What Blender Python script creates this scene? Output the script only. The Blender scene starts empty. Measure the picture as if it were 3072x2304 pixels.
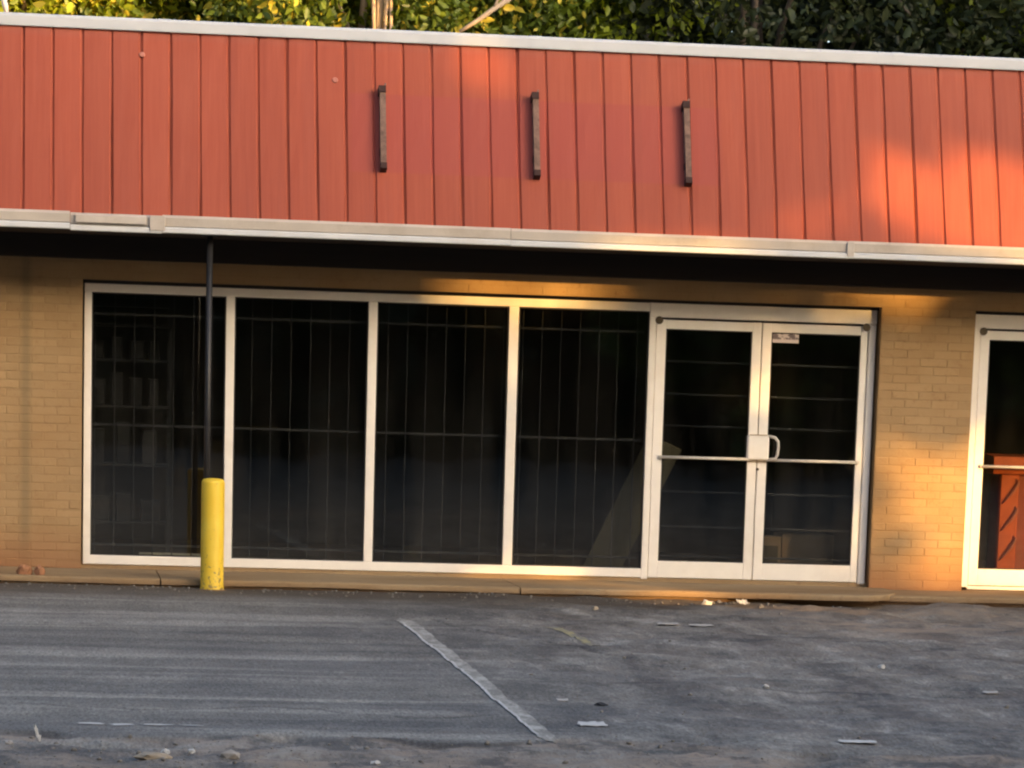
import bpy, bmesh, math, random
import numpy as np
from mathutils import Vector, Matrix

random.seed(7)
rng = np.random.default_rng(7)
scene = bpy.context.scene
COL = scene.collection

# ------------------------------------------------------------------ camera
cam_d = bpy.data.cameras.new('camera')
cam = bpy.data.objects.new('camera', cam_d)
COL.objects.link(cam)
cam_d.sensor_width = 36.0
cam_d.lens = 10904.0 / 3072 * 36
cam_d.shift_x = (1536 - 1663.34) / 3072
cam_d.shift_y = (3235.99 - 1152) / 3072
cam_d.clip_start = 0.5
cam_d.clip_end = 2000
_r = Vector((0.99018816, -0.13611116, 0.03164123))
_u = Vector((-0.00502889, 0.19157298, 0.98146549))
_f = Vector((0.13965001, 0.97199462, -0.18900881))
cam.matrix_world = Matrix(((_r.x, _u.x, -_f.x, 0.0), (_r.y, _u.y, -_f.y, -31.77447),
                           (_r.z, _u.z, -_f.z, 1.72344), (0, 0, 0, 1)))
scene.camera = cam

# ------------------------------------------------------------------ sky, sun, exposure
SUN_AZ = math.radians(40)      # to the right of the facade's normal
SUN_EL = math.radians(8.5)
world = bpy.data.worlds.new('World')
scene.world = world
world.use_nodes = True
wn = world.node_tree.nodes
wl = world.node_tree.links
wn.clear()
sky = wn.new('ShaderNodeTexSky')
sky.sky_type = 'NISHITA'
sky.sun_disc = False
sky.sun_elevation = SUN_EL
sky.sun_rotation = math.pi - SUN_AZ
sky.air_density = 0.6
sky.dust_density = 4.0
sky.ozone_density = 0.5
bg = wn.new('ShaderNodeBackground')
bg.inputs['Strength'].default_value = 0.15
out = wn.new('ShaderNodeOutputWorld')
wl.new(sky.outputs[0], bg.inputs[0])
wl.new(bg.outputs[0], out.inputs[0])

SUN_DIR = Vector((math.sin(SUN_AZ) * math.cos(SUN_EL), -math.cos(SUN_AZ) * math.cos(SUN_EL), math.sin(SUN_EL)))
sun_d = bpy.data.lights.new('sun', 'SUN')
sun_d.energy = 2.0
sun_d.angle = math.radians(0.53)
sun_d.color = (1.0, 0.55, 0.15)
sun = bpy.data.objects.new('sun', sun_d)
sun.rotation_euler = SUN_DIR.to_track_quat('Z', 'Y').to_euler()
sun.location = (20, -24, 20)
COL.objects.link(sun)

scene.view_settings.view_transform = 'Standard'
scene.view_settings.look = 'None'
scene.view_settings.gamma = 1.0
scene.view_settings.exposure = 2.3
scene.cycles.filter_width = 2.2
scene.cycles.max_bounces = 8
scene.cycles.transparent_max_bounces = 12


# ------------------------------------------------------------------ material helpers
def lin(r, g, b):
    f = lambda c: c / 12.92 if c <= 0.04045 else ((c + 0.055) / 1.055) ** 2.4
    return (f(r / 255), f(g / 255), f(b / 255))


class NT:
    def __init__(self, name):
        self.m = bpy.data.materials.new(name)
        self.m.use_nodes = True
        self.t = self.m.node_tree
        self.n = self.t.nodes
        self.l = self.t.links
        self.n.clear()
        self.out = self.n.new('ShaderNodeOutputMaterial')
        g = self.n.new('ShaderNodeNewGeometry')
        self.pos = g.outputs['Position']
        self.geo = g

    def link(self, a, b):
        self.l.new(a, b)

    def mapped(self, scale=(1, 1, 1), loc=(0, 0, 0), rot=(0, 0, 0)):
        mp = self.n.new('ShaderNodeMapping')
        mp.inputs['Scale'].default_value = scale
        mp.inputs['Location'].default_value = loc
        mp.inputs['Rotation'].default_value = rot
        self.link(self.pos, mp.inputs[0])
        return mp.outputs[0]

    def noise(self, scale=5, detail=4, rough=0.55, stretch=(1, 1, 1), loc=(0, 0, 0)):
        nz = self.n.new('ShaderNodeTexNoise')
        nz.inputs['Scale'].default_value = scale
        nz.inputs['Detail'].default_value = detail
        nz.inputs['Roughness'].default_value = rough
        self.link(self.mapped(stretch, loc), nz.inputs['Vector'])
        return nz.outputs['Fac']

    def ramp(self, fac, lo, hi, a=0.0, b=1.0):
        mr = self.n.new('ShaderNodeMapRange')
        mr.inputs[1].default_value = lo
        mr.inputs[2].default_value = hi
        mr.inputs[3].default_value = a
        mr.inputs[4].default_value = b
        self.link(fac, mr.inputs[0])
        return mr.outputs[0]

    def math(self, op, a, b=None):
        n = self.n.new('ShaderNodeMath')
        n.operation = op
        for i, v in enumerate((a, b)):
            if v is None:
                continue
            if isinstance(v, (int, float)):
                n.inputs[i].default_value = v
            else:
                self.link(v, n.inputs[i])
        return n.outputs[0]

    def mix(self, fac, a, b, mode='MIX'):
        n = self.n.new('ShaderNodeMix')
        n.data_type = 'RGBA'
        n.blend_type = mode
        for sock, v in ((n.inputs[0], fac), (n.inputs[6], a), (n.inputs[7], b)):
            if isinstance(v, (int, float)):
                sock.default_value = v
            elif isinstance(v, tuple):
                sock.default_value = (*v[:3], 1)
            else:
                self.link(v, sock)
        return n.outputs[2]

    def sep(self):
        s = self.n.new('ShaderNodeSeparateXYZ')
        self.link(self.pos, s.inputs[0])
        return s.outputs

    def attr(self, name):
        a = self.n.new('ShaderNodeAttribute')
        a.attribute_name = name
        return a.outputs['Fac']

    def rand(self):
        return self.n.new('ShaderNodeObjectInfo').outputs['Random']

    def bump(self, h, strength=0.3, dist=0.01):
        b = self.n.new('ShaderNodeBump')
        b.inputs['Strength'].default_value = strength
        b.inputs['Distance'].default_value = dist
        self.link(h, b.inputs['Height'])
        return b.outputs[0]

    def principled(self, col, rough=0.6, metal=0.0, normal=None, spec=0.5):
        p = self.n.new('ShaderNodeBsdfPrincipled')
        if isinstance(col, tuple):
            p.inputs['Base Color'].default_value = (*col[:3], 1)
        else:
            self.link(col, p.inputs['Base Color'])
        if isinstance(rough, (int, float)):
            p.inputs['Roughness'].default_value = rough
        else:
            self.link(rough, p.inputs['Roughness'])
        p.inputs['Metallic'].default_value = metal
        p.inputs['Specular IOR Level'].default_value = spec
        if normal is not None:
            self.link(normal, p.inputs['Normal'])
        self.link(p.outputs[0], self.out.inputs[0])
        return p


def pmat(name, col, rough=0.6, var=0.18, scale=6, dirt=None, dirt_amt=0.0, bump=0.15, bscale=60,
         metal=0.0, stretch=(1, 1, 1), rnd=0.0, spec=0.4):
    t = NT(name)
    n1 = t.noise(scale, 5, 0.6, stretch)
    c = t.mix(t.ramp(n1, 0.3, 0.7), tuple(x * (1 - var) for x in col), tuple(min(1, x * (1 + var)) for x in col))
    if rnd:
        c = t.mix(1.0, c, t.mix(t.rand(), (1 - rnd,) * 3, (1 + rnd,) * 3), 'MULTIPLY')
    if dirt is not None:
        n2 = t.noise(scale * 0.6, 6, 0.7, stretch, (3.1, 7.7, 1.3))
        c = t.mix(t.ramp(n2, 0.5, 0.75, 0, dirt_amt), c, dirt)
    nb = t.noise(bscale, 3, 0.6, stretch)
    t.principled(c, rough, metal, t.bump(nb, bump, 0.004), spec)
    return t.m


def build_materials():
    M = {}
    # ---- asphalt -------------------------------------------------------
    t = NT('asphalt')
    big = t.noise(0.55, 5, 0.6, (0.45, 1.0, 1))
    streak = t.noise(1.1, 3, 0.5, (0.12, 1.2, 1), (5, 2, 0))
    c = t.mix(t.ramp(big, 0.3, 0.7), (0.142, 0.137, 0.125), (0.215, 0.204, 0.177))
    gx = t.sep()[0]
    lf = t.ramp(t.math('ADD', gx, t.math('MULTIPLY', t.noise(0.8, 3), 1.5)), 2.8, 4.6, 1.0, 0.25)
    rt = t.math('SUBTRACT', 1.25, lf)
    c = t.mix(t.math('MULTIPLY', lf, t.ramp(streak, 0.52, 0.64, 0, 0.7)), c, (0.34, 0.322, 0.280))
    c = t.mix(t.math('MULTIPLY', lf, t.ramp(streak, 0.47, 0.36, 0, 0.75)), c, (0.098, 0.096, 0.092))
    rb = t.noise(2.6, 6, 0.72, (0.9, 0.34, 1), (3, 8, 0))
    c = t.mix(t.math('MULTIPLY', rt, t.ramp(rb, 0.52, 0.41, 0, 0.9)), c, (0.066, 0.065, 0.064))
    c = t.mix(t.math('MULTIPLY', rt, t.ramp(rb, 0.55, 0.63, 0, 0.8)), c, (0.345, 0.328, 0.288))
    fine = t.noise(1.5, 2, 0.5, (0.07, 1.5, 1), (1, 9, 0))
    c = t.mix(t.math('MULTIPLY', lf, t.ramp(fine, 0.63, 0.72, 0, 0.5)), c, (0.38, 0.355, 0.300))
    blot = t.noise(1.6, 6, 0.7, (0.55, 1.3, 1), (7, 1, 0))
    c = t.mix(t.ramp(blot, 0.56, 0.72, 0, 0.5), c, (0.105, 0.10, 0.092))
    grain = t.noise(62, 4, 0.75, (1, 0.22, 1))
    c = t.mix(1.0, c, t.mix(t.ramp(grain, 0.3, 0.72), (0.50,) * 3, (1.55,) * 3), 'MULTIPLY')
    stones = t.noise(38, 2, 0.5, (1, 0.3, 1), (1, 4, 0))
    c = t.mix(t.ramp(stones, 0.66, 0.73, 0, 0.5), c, (0.37, 0.345, 0.30))
    c = t.mix(t.math('MULTIPLY', t.attr('dirt'), t.ramp(t.noise(3.2, 5, 0.7, (0.5, 1, 1)), 0.35, 0.62)), c, (0.315, 0.250, 0.190))
    rub = t.noise(3.4, 6, 0.72, (1.0, 0.42, 1), (2, 2, 0))
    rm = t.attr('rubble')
    c = t.mix(t.math('MULTIPLY', rm, t.ramp(rub, 0.50, 0.40, 0, 0.8)), c, (0.085, 0.08, 0.075))  # crevice shade painted into the rubble zone as dark noise patches
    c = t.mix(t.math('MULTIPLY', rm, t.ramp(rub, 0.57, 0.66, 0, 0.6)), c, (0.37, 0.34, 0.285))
    c = t.mix(t.attr('soil_pit_shade'), c, (0.085, 0.066, 0.05))  # kerb soil, plus shade painted into the hollows
    c = t.mix(t.attr('crack_ledge_shade'), c, (0.022, 0.022, 0.024))  # real cracks, plus a painted shadow line along the broken ledge
    nb = t.math('ADD', t.noise(120, 3, 0.7), t.math('MULTIPLY', t.noise(30, 3, 0.6), 1.5))
    t.principled(c, t.ramp(big, 0.3, 0.7, 0.75, 0.95), 0, t.bump(nb, 0.8, 0.009), 0.25)
    M['asphalt'] = t.m
    # ---- worn white line paint -------------------------------------------
    t = NT('line_paint')
    w = t.noise(9, 6, 0.75, (1.2, 0.35, 1))
    w2 = t.noise(70, 3, 0.7, (1, 0.4, 1))
    fac = t.ramp(t.math('ADD', w, t.math('MULTIPLY', w2, 0.35)), 0.50, 0.76)
    c = t.mix(fac, (0.47, 0.445, 0.39), (0.21, 0.20, 0.172))
    t.principled(c, 0.85, 0, t.bump(w2, 0.4, 0.004), 0.2)
    M['line'] = t.m
    t = NT('faded_yellow_paint')
    w = t.noise(14, 5, 0.7, (1, 0.5, 1))
    c = t.mix(t.ramp(w, 0.42, 0.6), (0.33, 0.29, 0.15), (0.18, 0.17, 0.145))
    t.principled(c, 0.85, 0, None, 0.2)
    M['yellow_line'] = t.m
    M['white_line_bits'] = pmat('chipped_white_paint', (0.50, 0.48, 0.44), 0.8, 0.3, 20)
    # ---- concrete walk ----------------------------------------------------
    t = NT('walkway_concrete')
    a = t.noise(1.1, 5, 0.65, (0.5, 1, 1))
    b = t.noise(14, 4, 0.7)
    c = t.mix(t.ramp(a, 0.35, 0.65), (0.27, 0.175, 0.088), (0.36, 0.265, 0.155))
    c = t.mix(t.ramp(b, 0.55, 0.75, 0, 0.6), c, (0.20, 0.125, 0.07))
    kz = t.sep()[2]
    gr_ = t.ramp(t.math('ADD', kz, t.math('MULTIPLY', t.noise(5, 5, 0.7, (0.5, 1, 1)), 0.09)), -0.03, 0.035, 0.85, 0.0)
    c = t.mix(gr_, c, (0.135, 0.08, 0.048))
    t.principled(c, 0.9, 0, t.bump(t.noise(70, 3), 0.4, 0.006), 0.2)
    M['walk'] = t.m
    # ---- brick -------------------------------------------------------------
    def brickmat(name, k):
        t = NT(name)
        x = t.sep()
        a = t.noise(1.3, 4, 0.6)
        c = t.mix(t.ramp(a, 0.35, 0.65), (0.370 * k, 0.232 * k, 0.110 * k), (0.415 * k, 0.282 * k, 0.146 * k))
        c = t.mix(1.0, c, t.mix(t.rand(), (0.93, 0.925, 0.92), (1.06, 1.06, 1.06)), 'MULTIPLY')
        d = t.noise(16, 5, 0.7)
        c = t.mix(t.ramp(d, 0.56, 0.74, 0, 0.45), c, (0.27 * k, 0.15 * k, 0.07 * k))
        # a darker vertical band down the left pier
        sx = t.math('ABSOLUTE', t.math('SUBTRACT', x[0], -0.165))
        band = t.ramp(t.math('ADD', sx, t.math('MULTIPLY', t.noise(2.5, 3), 0.03)), 0.03, 0.075, 0.5, 0.0)
        c = t.mix(band, c, (0.20 * k, 0.155 * k, 0.085 * k))
        # rain splash soil along the foot of the wall
        foot = t.ramp(t.math('ADD', x[2], t.math('MULTIPLY', t.noise(4, 4, 0.7), 0.25)), 0.12, 0.50, 0.75, 0.0)
        c = t.mix(foot, c, (0.33 * k, 0.155 * k, 0.072 * k))
        t.principled(c, 0.85, 0, t.bump(t.math('ADD', t.noise(45, 4, 0.7), t.noise(160, 2)), 0.5, 0.004), 0.25)
        return t.m
    M['brick'] = brickmat('tan_painted_brick', 1.0)
    M['mortar'] = brickmat('tan_mortar', 0.95)
    # ---- red mansard boards -----------------------------------------------
    t = NT('red_painted_boards')
    x = t.sep()
    g = t.noise(30, 4, 0.6, (1.0, 0.05, 0.035))
    c = t.mix(t.ramp(g, 0.3, 0.7), (0.284, 0.053, 0.024), (0.324, 0.068, 0.032))
    c = t.mix(1.0, c, t.mix(t.rand(), (0.93, 0.93, 0.94), (1.06, 1.06, 1.05)), 'MULTIPLY')
    fade = t.noise(0.8, 4, 0.6)
    c = t.mix(t.ramp(fade, 0.45, 0.7, 0, 0.25), c, (0.350, 0.090, 0.048))
    # the less faded patch where a sign board used to hang
    def edge(v, lo, hi, s):
        return t.math('MULTIPLY', t.ramp(v, lo, lo + s), t.ramp(v, hi - s, hi, 1, 0))
    ghost = t.math('MULTIPLY', edge(x[0], 2.44, 5.58, 0.05), edge(x[2], 3.33, 3.99, 0.02))
    c = t.mix(t.math('MULTIPLY', ghost, 0.75), c, (0.295, 0.052, 0.036))
    # chalky bleaching just under the coping
    top = t.ramp(t.math('ADD', x[2], t.math('MULTIPLY', t.noise(6, 3), 0.06)), 4.36, 4.45, 0, 0.35)
    c = t.mix(top, c, (0.30, 0.12, 0.095))
    rain = t.noise(7, 4, 0.65, (1.0, 0.06, 0.06), (4, 4, 4))
    c = t.mix(t.ramp(rain, 0.54, 0.70, 0, 0.38), c, (0.26, 0.058, 0.034))
    spots = t.noise(26, 1, 0.4, (1, 1, 1), (9, 3, 2))
    c = t.mix(t.ramp(spots, 0.80, 0.86, 0, 0.5), c, (0.22, 0.05, 0.032))
    t.principled(c, 0.62, 0, t.bump(t.noise(55, 4, 0.6, (1.0, 0.06, 0.05)), 0.25, 0.004), 0.35)
    M['red'] = t.m
    M['red_back'] = pmat('groove_red', (0.22, 0.036, 0.02), 0.8, 0.1)
    # ---- metal trims ---------------------------------------------------------
    M['coping'] = pmat('white_coping_metal', (0.491, 0.508, 0.531), 0.45, 0.05, 2.5, (0.48, 0.47, 0.45), 0.35, 0.05, 8)
    M['gutter'] = pmat('aged_beige_gutter', (0.468, 0.414, 0.356), 0.5, 0.08, 3, (0.28, 0.22, 0.165), 0.55, 0.08, 10)
    M['gutter_lip'] = pmat('pale_gutter_lip', (0.56, 0.57, 0.57), 0.5, 0.07, 3, (0.45, 0.38, 0.3), 0.4, 0.06, 10)
    M['frame'] = pmat('cream_frame_paint', (0.88, 0.835, 0.76), 0.42, 0.04, 4, (0.68, 0.57, 0.44), 0.3, 0.06, 12)
    M['seal'] = pmat('dark_gasket', (0.03, 0.027, 0.025), 0.8, 0.1)
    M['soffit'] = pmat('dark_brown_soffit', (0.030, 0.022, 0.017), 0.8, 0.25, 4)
    M['top_band'] = pmat('near_black_band', (0.022, 0.016, 0.012), 0.8, 0.25, 5, None, 0, 0.3, 30, 0, (0.1, 1, 1))
    M['rust'] = pmat('rusted_bracket', (0.165, 0.098, 0.072), 0.75, 0.35, 18, (0.05, 0.022, 0.016), 0.8, 0.4, 80)
    M['rust_dark'] = pmat('dark_rust_cap', (0.035, 0.014, 0.011), 0.8, 0.3, 25)
    M['post'] = pmat('black_post_paint', (0.022, 0.022, 0.024), 0.45, 0.2, 9)
    M['pivot'] = pmat('dark_bronze_pivot', (0.085, 0.060, 0.028), 0.5, 0.2, 30)
    M['bar_metal'] = pmat('brushed_push_bar', (0.66, 0.62, 0.55), 0.35, 0.06, 8, None, 0, 0.05, 20, 0.15)
    t = NT('yellow_bollard_paint')
    n1 = t.noise(5, 5, 0.65)
    c = t.mix(t.ramp(n1, 0.35, 0.7), (0.80, 0.53, 0.035), (0.86, 0.61, 0.06))
    ch = t.noise(30, 5, 0.7)
    z = t.sep()[2]
    low = t.ramp(z, -0.08, 0.25, 0.12, 0.0)
    c = t.mix(t.ramp(t.math('ADD', ch, low), 0.635, 0.68, 0, 0.75), c, (0.16, 0.12, 0.075))
    sc_ = t.noise(9, 5, 0.7, (1, 1, 0.25), (4, 1, 7))
    c = t.mix(t.ramp(sc_, 0.60, 0.72, 0, 0.45), c, (0.42, 0.27, 0.05))
    t.principled(c, 0.5, 0, t.bump(t.noise(60, 3), 0.12, 0.003), 0.4)
    M['yellow'] = t.m
    # ---- glass ------------------------------------------------------------------
    t = NT('storefront_glass')
    tr = t.n.new('ShaderNodeBsdfTransparent')
    tr.inputs[0].default_value = (0.67, 0.68, 0.67, 1)
    gl = t.n.new('ShaderNodeBsdfGlossy')
    gl.inputs['Roughness'].default_value = 0.03
    gl.inputs['Color'].default_value = (1.0, 0.96, 0.88, 1)
    t.link(t.bump(t.noise(0.9, 2, 0.5), 0.25, 0.01), gl.inputs['Normal'])
    fr = t.n.new('ShaderNodeFresnel')
    fr.inputs[0].default_value = 1.85
    mx = t.n.new('ShaderNodeMixShader')
    bf_ = t.math('SUBTRACT', 1.0, t.geo.outputs['Backfacing'])
    t.link(t.math('MULTIPLY', fr.outputs[0], bf_), mx.inputs[0])
    t.link(tr.outputs[0], mx.inputs[1])
    t.link(gl.outputs[0], mx.inputs[2])
    df_ = t.n.new('ShaderNodeBsdfDiffuse')
    df_.inputs[0].default_value = (0.55, 0.52, 0.46, 1)
    zz = t.sep()[2]
    film = t.math('MULTIPLY', t.math('MULTIPLY', bf_, t.ramp(t.noise(2.2, 4, 0.6, (1.6, 1, 0.22)), 0.35, 0.75, 0.001, 0.026)),
                  t.ramp(t.math('ADD', zz, t.math('MULTIPLY', t.noise(1.3, 3), 0.8)), 0.5, 2.4, 1.25, 0.25))
    m2 = t.n.new('ShaderNodeMixShader')
    t.link(film, m2.inputs[0])
    t.link(mx.outputs[0], m2.inputs[1])
    t.link(df_.outputs[0], m2.inputs[2])
    t.link(m2.outputs[0], t.out.inputs[0])
    M['glass'] = t.m
    # ---- interior ---------------------------------------------------------------
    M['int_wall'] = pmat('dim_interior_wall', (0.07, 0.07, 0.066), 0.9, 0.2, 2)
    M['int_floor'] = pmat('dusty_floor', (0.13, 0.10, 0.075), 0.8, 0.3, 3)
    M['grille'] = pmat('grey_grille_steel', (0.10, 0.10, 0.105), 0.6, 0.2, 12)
    M['plywood'] = pmat('plywood', (0.21, 0.185, 0.115), 0.8, 0.2, 4, None, 0, 0.2, 40, 0, (3, 1, 0.15))
    M['carton'] = pmat('cardboard', (0.36, 0.265, 0.165), 0.85, 0.12, 5)
    M['carton_dark'] = pmat('cardboard_inside', (0.10, 0.085, 0.05), 0.9, 0.2, 5)
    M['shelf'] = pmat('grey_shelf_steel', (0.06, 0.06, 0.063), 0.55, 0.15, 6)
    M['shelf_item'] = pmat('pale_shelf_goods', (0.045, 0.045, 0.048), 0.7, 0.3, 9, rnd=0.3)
    M['strip_glint'] = pmat('pale_glint_strip', (0.86, 0.80, 0.62), 0.7, 0.12, 14)
    M['red_stand'] = pmat('dark_red_lacquer', (0.74, 0.15, 0.035), 0.4, 0.15, 5)
    M['red_stand_dark'] = pmat('deep_maroon', (0.42, 0.075, 0.025), 0.5, 0.2, 5)
    M['red_stand_rib'] = pmat('worn_red_edge', (0.55, 0.17, 0.09), 0.45, 0.2, 9)
    # ---- stickers, litter --------------------------------------------------------
    t = NT('printed_sticker')
    a = t.noise(24, 4, 0.65, (1.0, 1, 1.8), (2, 0, 1))
    z = t.sep()[2]
    keep = t.ramp(z, 2.118, 2.128)
    ink = t.math('MULTIPLY', t.ramp(a, 0.46, 0.53), keep)
    c = t.mix(ink, (0.60, 0.53, 0.52), (0.16, 0.13, 0.14))
    t.principled(c, 0.6)
    M['sticker'] = t.m
    M['paper'] = pmat('white_paper', (0.50, 0.49, 0.46), 0.8, 0.12, 30)
    M['paper_grey'] = pmat('grimy_paper', (0.36, 0.34, 0.31), 0.85, 0.2, 30)
    M['stone'] = pmat('broken_stone', (0.26, 0.235, 0.20), 0.9, 0.35, 14, rnd=0.3)
    M['stone_tan'] = pmat('tan_rubble', (0.34, 0.28, 0.20), 0.9, 0.25, 12)
    M['tar'] = pmat('black_tar_chip', (0.02, 0.02, 0.021), 0.7, 0.2, 20)
    M['clay'] = pmat('orange_clay', (0.31, 0.145, 0.072), 0.85, 0.35, 14, (0.20, 0.10, 0.06), 0.7)
    M['roofing'] = pmat('grey_roofing', (0.11, 0.105, 0.10), 0.9, 0.2, 3)
    M['block'] = pmat('grey_block_wall', (0.30, 0.28, 0.25), 0.9, 0.15, 3)
    M['plug'] = pmat('bleached_filler', (0.44, 0.17, 0.125), 0.8, 0.2, 20)
    M['vent'] = pmat('pinkish_white_flashing', (0.75, 0.62, 0.58), 0.5, 0.1, 8)
    # ---- vegetation ----------------------------------------------------------------
    def leafmat(name, a, b, trans=0.35):
        t = NT(name)
        tone = t.attr('tone')
        c = t.mix(tone, a, b)
        d = t.n.new('ShaderNodeBsdfDiffuse')
        tl = t.n.new('ShaderNodeBsdfTranslucent')
        gl = t.n.new('ShaderNodeBsdfGlossy')
        gl.inputs['Roughness'].default_value = 0.45
        gl.inputs['Color'].default_value = (0.5, 0.5, 0.5, 1)
        t.link(c, d.inputs[0])
        t.link(t.mix(1.0, c, (1.3, 1.15, 0.5), 'MULTIPLY'), tl.inputs[0])
        m1 = t.n.new('ShaderNodeMixShader')
        m1.inputs[0].default_value = trans
        t.link(d.outputs[0], m1.inputs[1])
        t.link(tl.outputs[0], m1.inputs[2])
        m2 = t.n.new('ShaderNodeMixShader')
        m2.inputs[0].default_value = 0.05
        t.link(m1.outputs[0], m2.inputs[1])
        t.link(gl.outputs[0], m2.inputs[2])
        t.link(m2.outputs[0], t.out.inputs[0])
        return t.m
    M['leaf_yellow'] = leafmat('yellow_green_leaves', (0.10, 0.14, 0.010), (0.36, 0.44, 0.026))
    M['leaf_green'] = leafmat('mid_green_leaves', (0.045, 0.078, 0.010), (0.15, 0.21, 0.024))
    M['leaf_dark'] = leafmat('dark_green_leaves', (0.018, 0.028, 0.012), (0.055, 0.068, 0.024), 0.2)
    M['leaf_gold'] = leafmat('gold_leaves', (0.34, 0.30, 0.025), (0.62, 0.52, 0.07))
    M['bark'] = pmat('grey_bark', (0.13, 0.10, 0.075), 0.9, 0.3, 8, None, 0, 0.5, 25, 0, (1, 1, 0.25))
    M['bark_pale'] = pmat('pale_bark', (0.46, 0.35, 0.25), 0.85, 0.25, 7, None, 0, 0.5, 25, 0, (1, 1, 0.3))
    return M


M = build_materials()


# ------------------------------------------------------------------ object helpers
def link(o, parent=None):
    COL.objects.link(o)
    if parent is not None:
        o.parent = parent
    return o


def tag(o, label=None, cat=None, group=None, kind=None):
    if label: o['label'] = label
    if cat: o['category'] = cat
    if group: o['group'] = group
    if kind: o['kind'] = kind
    return o


def empty(name, loc=(0, 0, 0)):
    o = bpy.data.objects.new(name, None)
    o.location = loc
    o.empty_display_size = 0.2
    return link(o)


class MB:
    """collects simple solids and links them as one mesh object"""
    def __init__(self):
        self.bm = bmesh.new()

    def box(self, x0, x1, y0, y1, z0, z1, b=0.0):
        r = bmesh.ops.create_cube(self.bm, size=1)
        vs = r['verts']
        for v in vs:
            v.co = Vector((x0 + (v.co.x + .5) * (x1 - x0), y0 + (v.co.y + .5) * (y1 - y0), z0 + (v.co.z + .5) * (z1 - z0)))
        if b:
            es = list({e for v in vs for e in v.link_edges})
            bmesh.ops.bevel(self.bm, geom=es, offset=b, segments=1, affect='EDGES')
        return self

    def prism(self, prof, x0, x1):
        """profile of (y, z) points extruded along X"""
        a = [self.bm.verts.new((x0, y, z)) for y, z in prof]
        c = [self.bm.verts.new((x1, y, z)) for y, z in prof]
        n = len(prof)
        for i in range(n):
            j = (i + 1) % n
            self.bm.faces.new((a[i], a[j], c[j], c[i]))
        self.bm.faces.new(a[::-1])
        self.bm.faces.new(c)
        bmesh.ops.recalc_face_normals(self.bm, faces=self.bm.faces)
        return self

    def tube(self, pts, rad, seg=10, cap=True):
        rings = []
        n = len(pts)
        pts = [Vector(p) for p in pts]
        rads = rad if isinstance(rad, (list, tuple)) else [rad] * n
        prev = None
        for i, p in enumerate(pts):
            d = (pts[min(i + 1, n - 1)] - pts[max(i - 1, 0)]).normalized()
            if prev is None:
                h = Vector((0, 0, 1)) if abs(d.z) < .9 else Vector((1, 0, 0))
                e1 = d.cross(h).normalized()
            else:
                e1 = (prev - d * prev.dot(d)).normalized()
            prev = e1
            e2 = d.cross(e1)
            rings.append([self.bm.verts.new(p + (e1 * math.cos(2 * math.pi * k / seg) + e2 * math.sin(2 * math.pi * k / seg)) * rads[i]) for k in range(seg)])
        for i in range(n - 1):
            for k in range(seg):
                f = self.bm.faces.new((rings[i][k], rings[i][(k + 1) % seg], rings[i + 1][(k + 1) % seg], rings[i + 1][k]))
                f.smooth = True
        if cap:
            self.bm.faces.new(rings[0][::-1])
            self.bm.faces.new(rings[-1])
        return self

    def lathe(self, prof, seg=28, loc=(0, 0, 0)):
        rings = []
        L = Vector(loc)
        for r, z in prof:
            rings.append([self.bm.verts.new(L + Vector((r * math.cos(2 * math.pi * k / seg), r * math.sin(2 * math.pi * k / seg), z))) for k in range(seg)])
        for i in range(len(rings) - 1):
            for k in range(seg):
                f = self.bm.faces.new((rings[i][k], rings[i][(k + 1) % seg], rings[i + 1][(k + 1) % seg], rings[i + 1][k]))
                f.smooth = True
        self.bm.faces.new(rings[0][::-1])
        self.bm.faces.new(rings[-1])
        return self

    def mesh(self, name, mat):
        me = bpy.data.meshes.new(name)
        bmesh.ops.recalc_face_normals(self.bm, faces=self.bm.faces)
        self.bm.to_mesh(me)
        self.bm.free()
        me.materials.append(M[mat] if isinstance(mat, str) else mat)
        return me

    def build(self, name, mat, parent=None):
        return link(bpy.data.objects.new(name, self.mesh(name, mat)), parent)


def inst(name, me, parent, loc, rot=(0, 0, 0), scale=(1, 1, 1)):
    o = bpy.data.objects.new(name, me)
    o.location = loc
    o.rotation_euler = rot
    o.scale = scale
    return link(o, parent)


def np_mesh(name, verts, faces_flat, nper, mat, attrs=None, smooth=False):
    me = bpy.data.meshes.new(name)
    nv = len(verts)
    nf = len(faces_flat) // nper
    me.vertices.add(nv)
    me.vertices.foreach_set('co', np.asarray(verts, np.float32).ravel())
    me.loops.add(nf * nper)
    me.loops.foreach_set('vertex_index', np.asarray(faces_flat, np.int32).ravel())
    me.polygons.add(nf)
    me.polygons.foreach_set('loop_start', np.arange(0, nf * nper, nper, dtype=np.int32))
    if smooth:
        me.polygons.foreach_set('use_smooth', np.ones(nf, bool))
    if attrs:
        for k, v in attrs.items():
            a = me.attributes.new(k, 'FLOAT', 'POINT')
            a.data.foreach_set('value', np.asarray(v, np.float32))
    me.materials.append(M[mat] if isinstance(mat, str) else mat)
    me.update(calc_edges=True)
    me.validate()
    return me


# ------------------------------------------------------------------ numpy value noise
_perm = rng.random((256, 256))


def vnoise(x, y):
    xi = np.floor(x).astype(int)
    yi = np.floor(y).astype(int)
    fx = x - xi
    fy = y - yi
    fx = fx * fx * (3 - 2 * fx)
    fy = fy * fy * (3 - 2 * fy)
    g = lambda a, b: _perm[a % 256, b % 256]
    return ((g(xi, yi) * (1 - fx) + g(xi + 1, yi) * fx) * (1 - fy) + (g(xi, yi + 1) * (1 - fx) + g(xi + 1, yi + 1) * fx) * fy) * 2 - 1


def fbm(x, y, o=4):
    s = 0
    a = 1
    for i in range(o):
        s = s + a * vnoise(x * 2 ** i + 17.3 * i, y * 2 ** i + 9.1 * i)
        a *= 0.5
    return s


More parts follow.
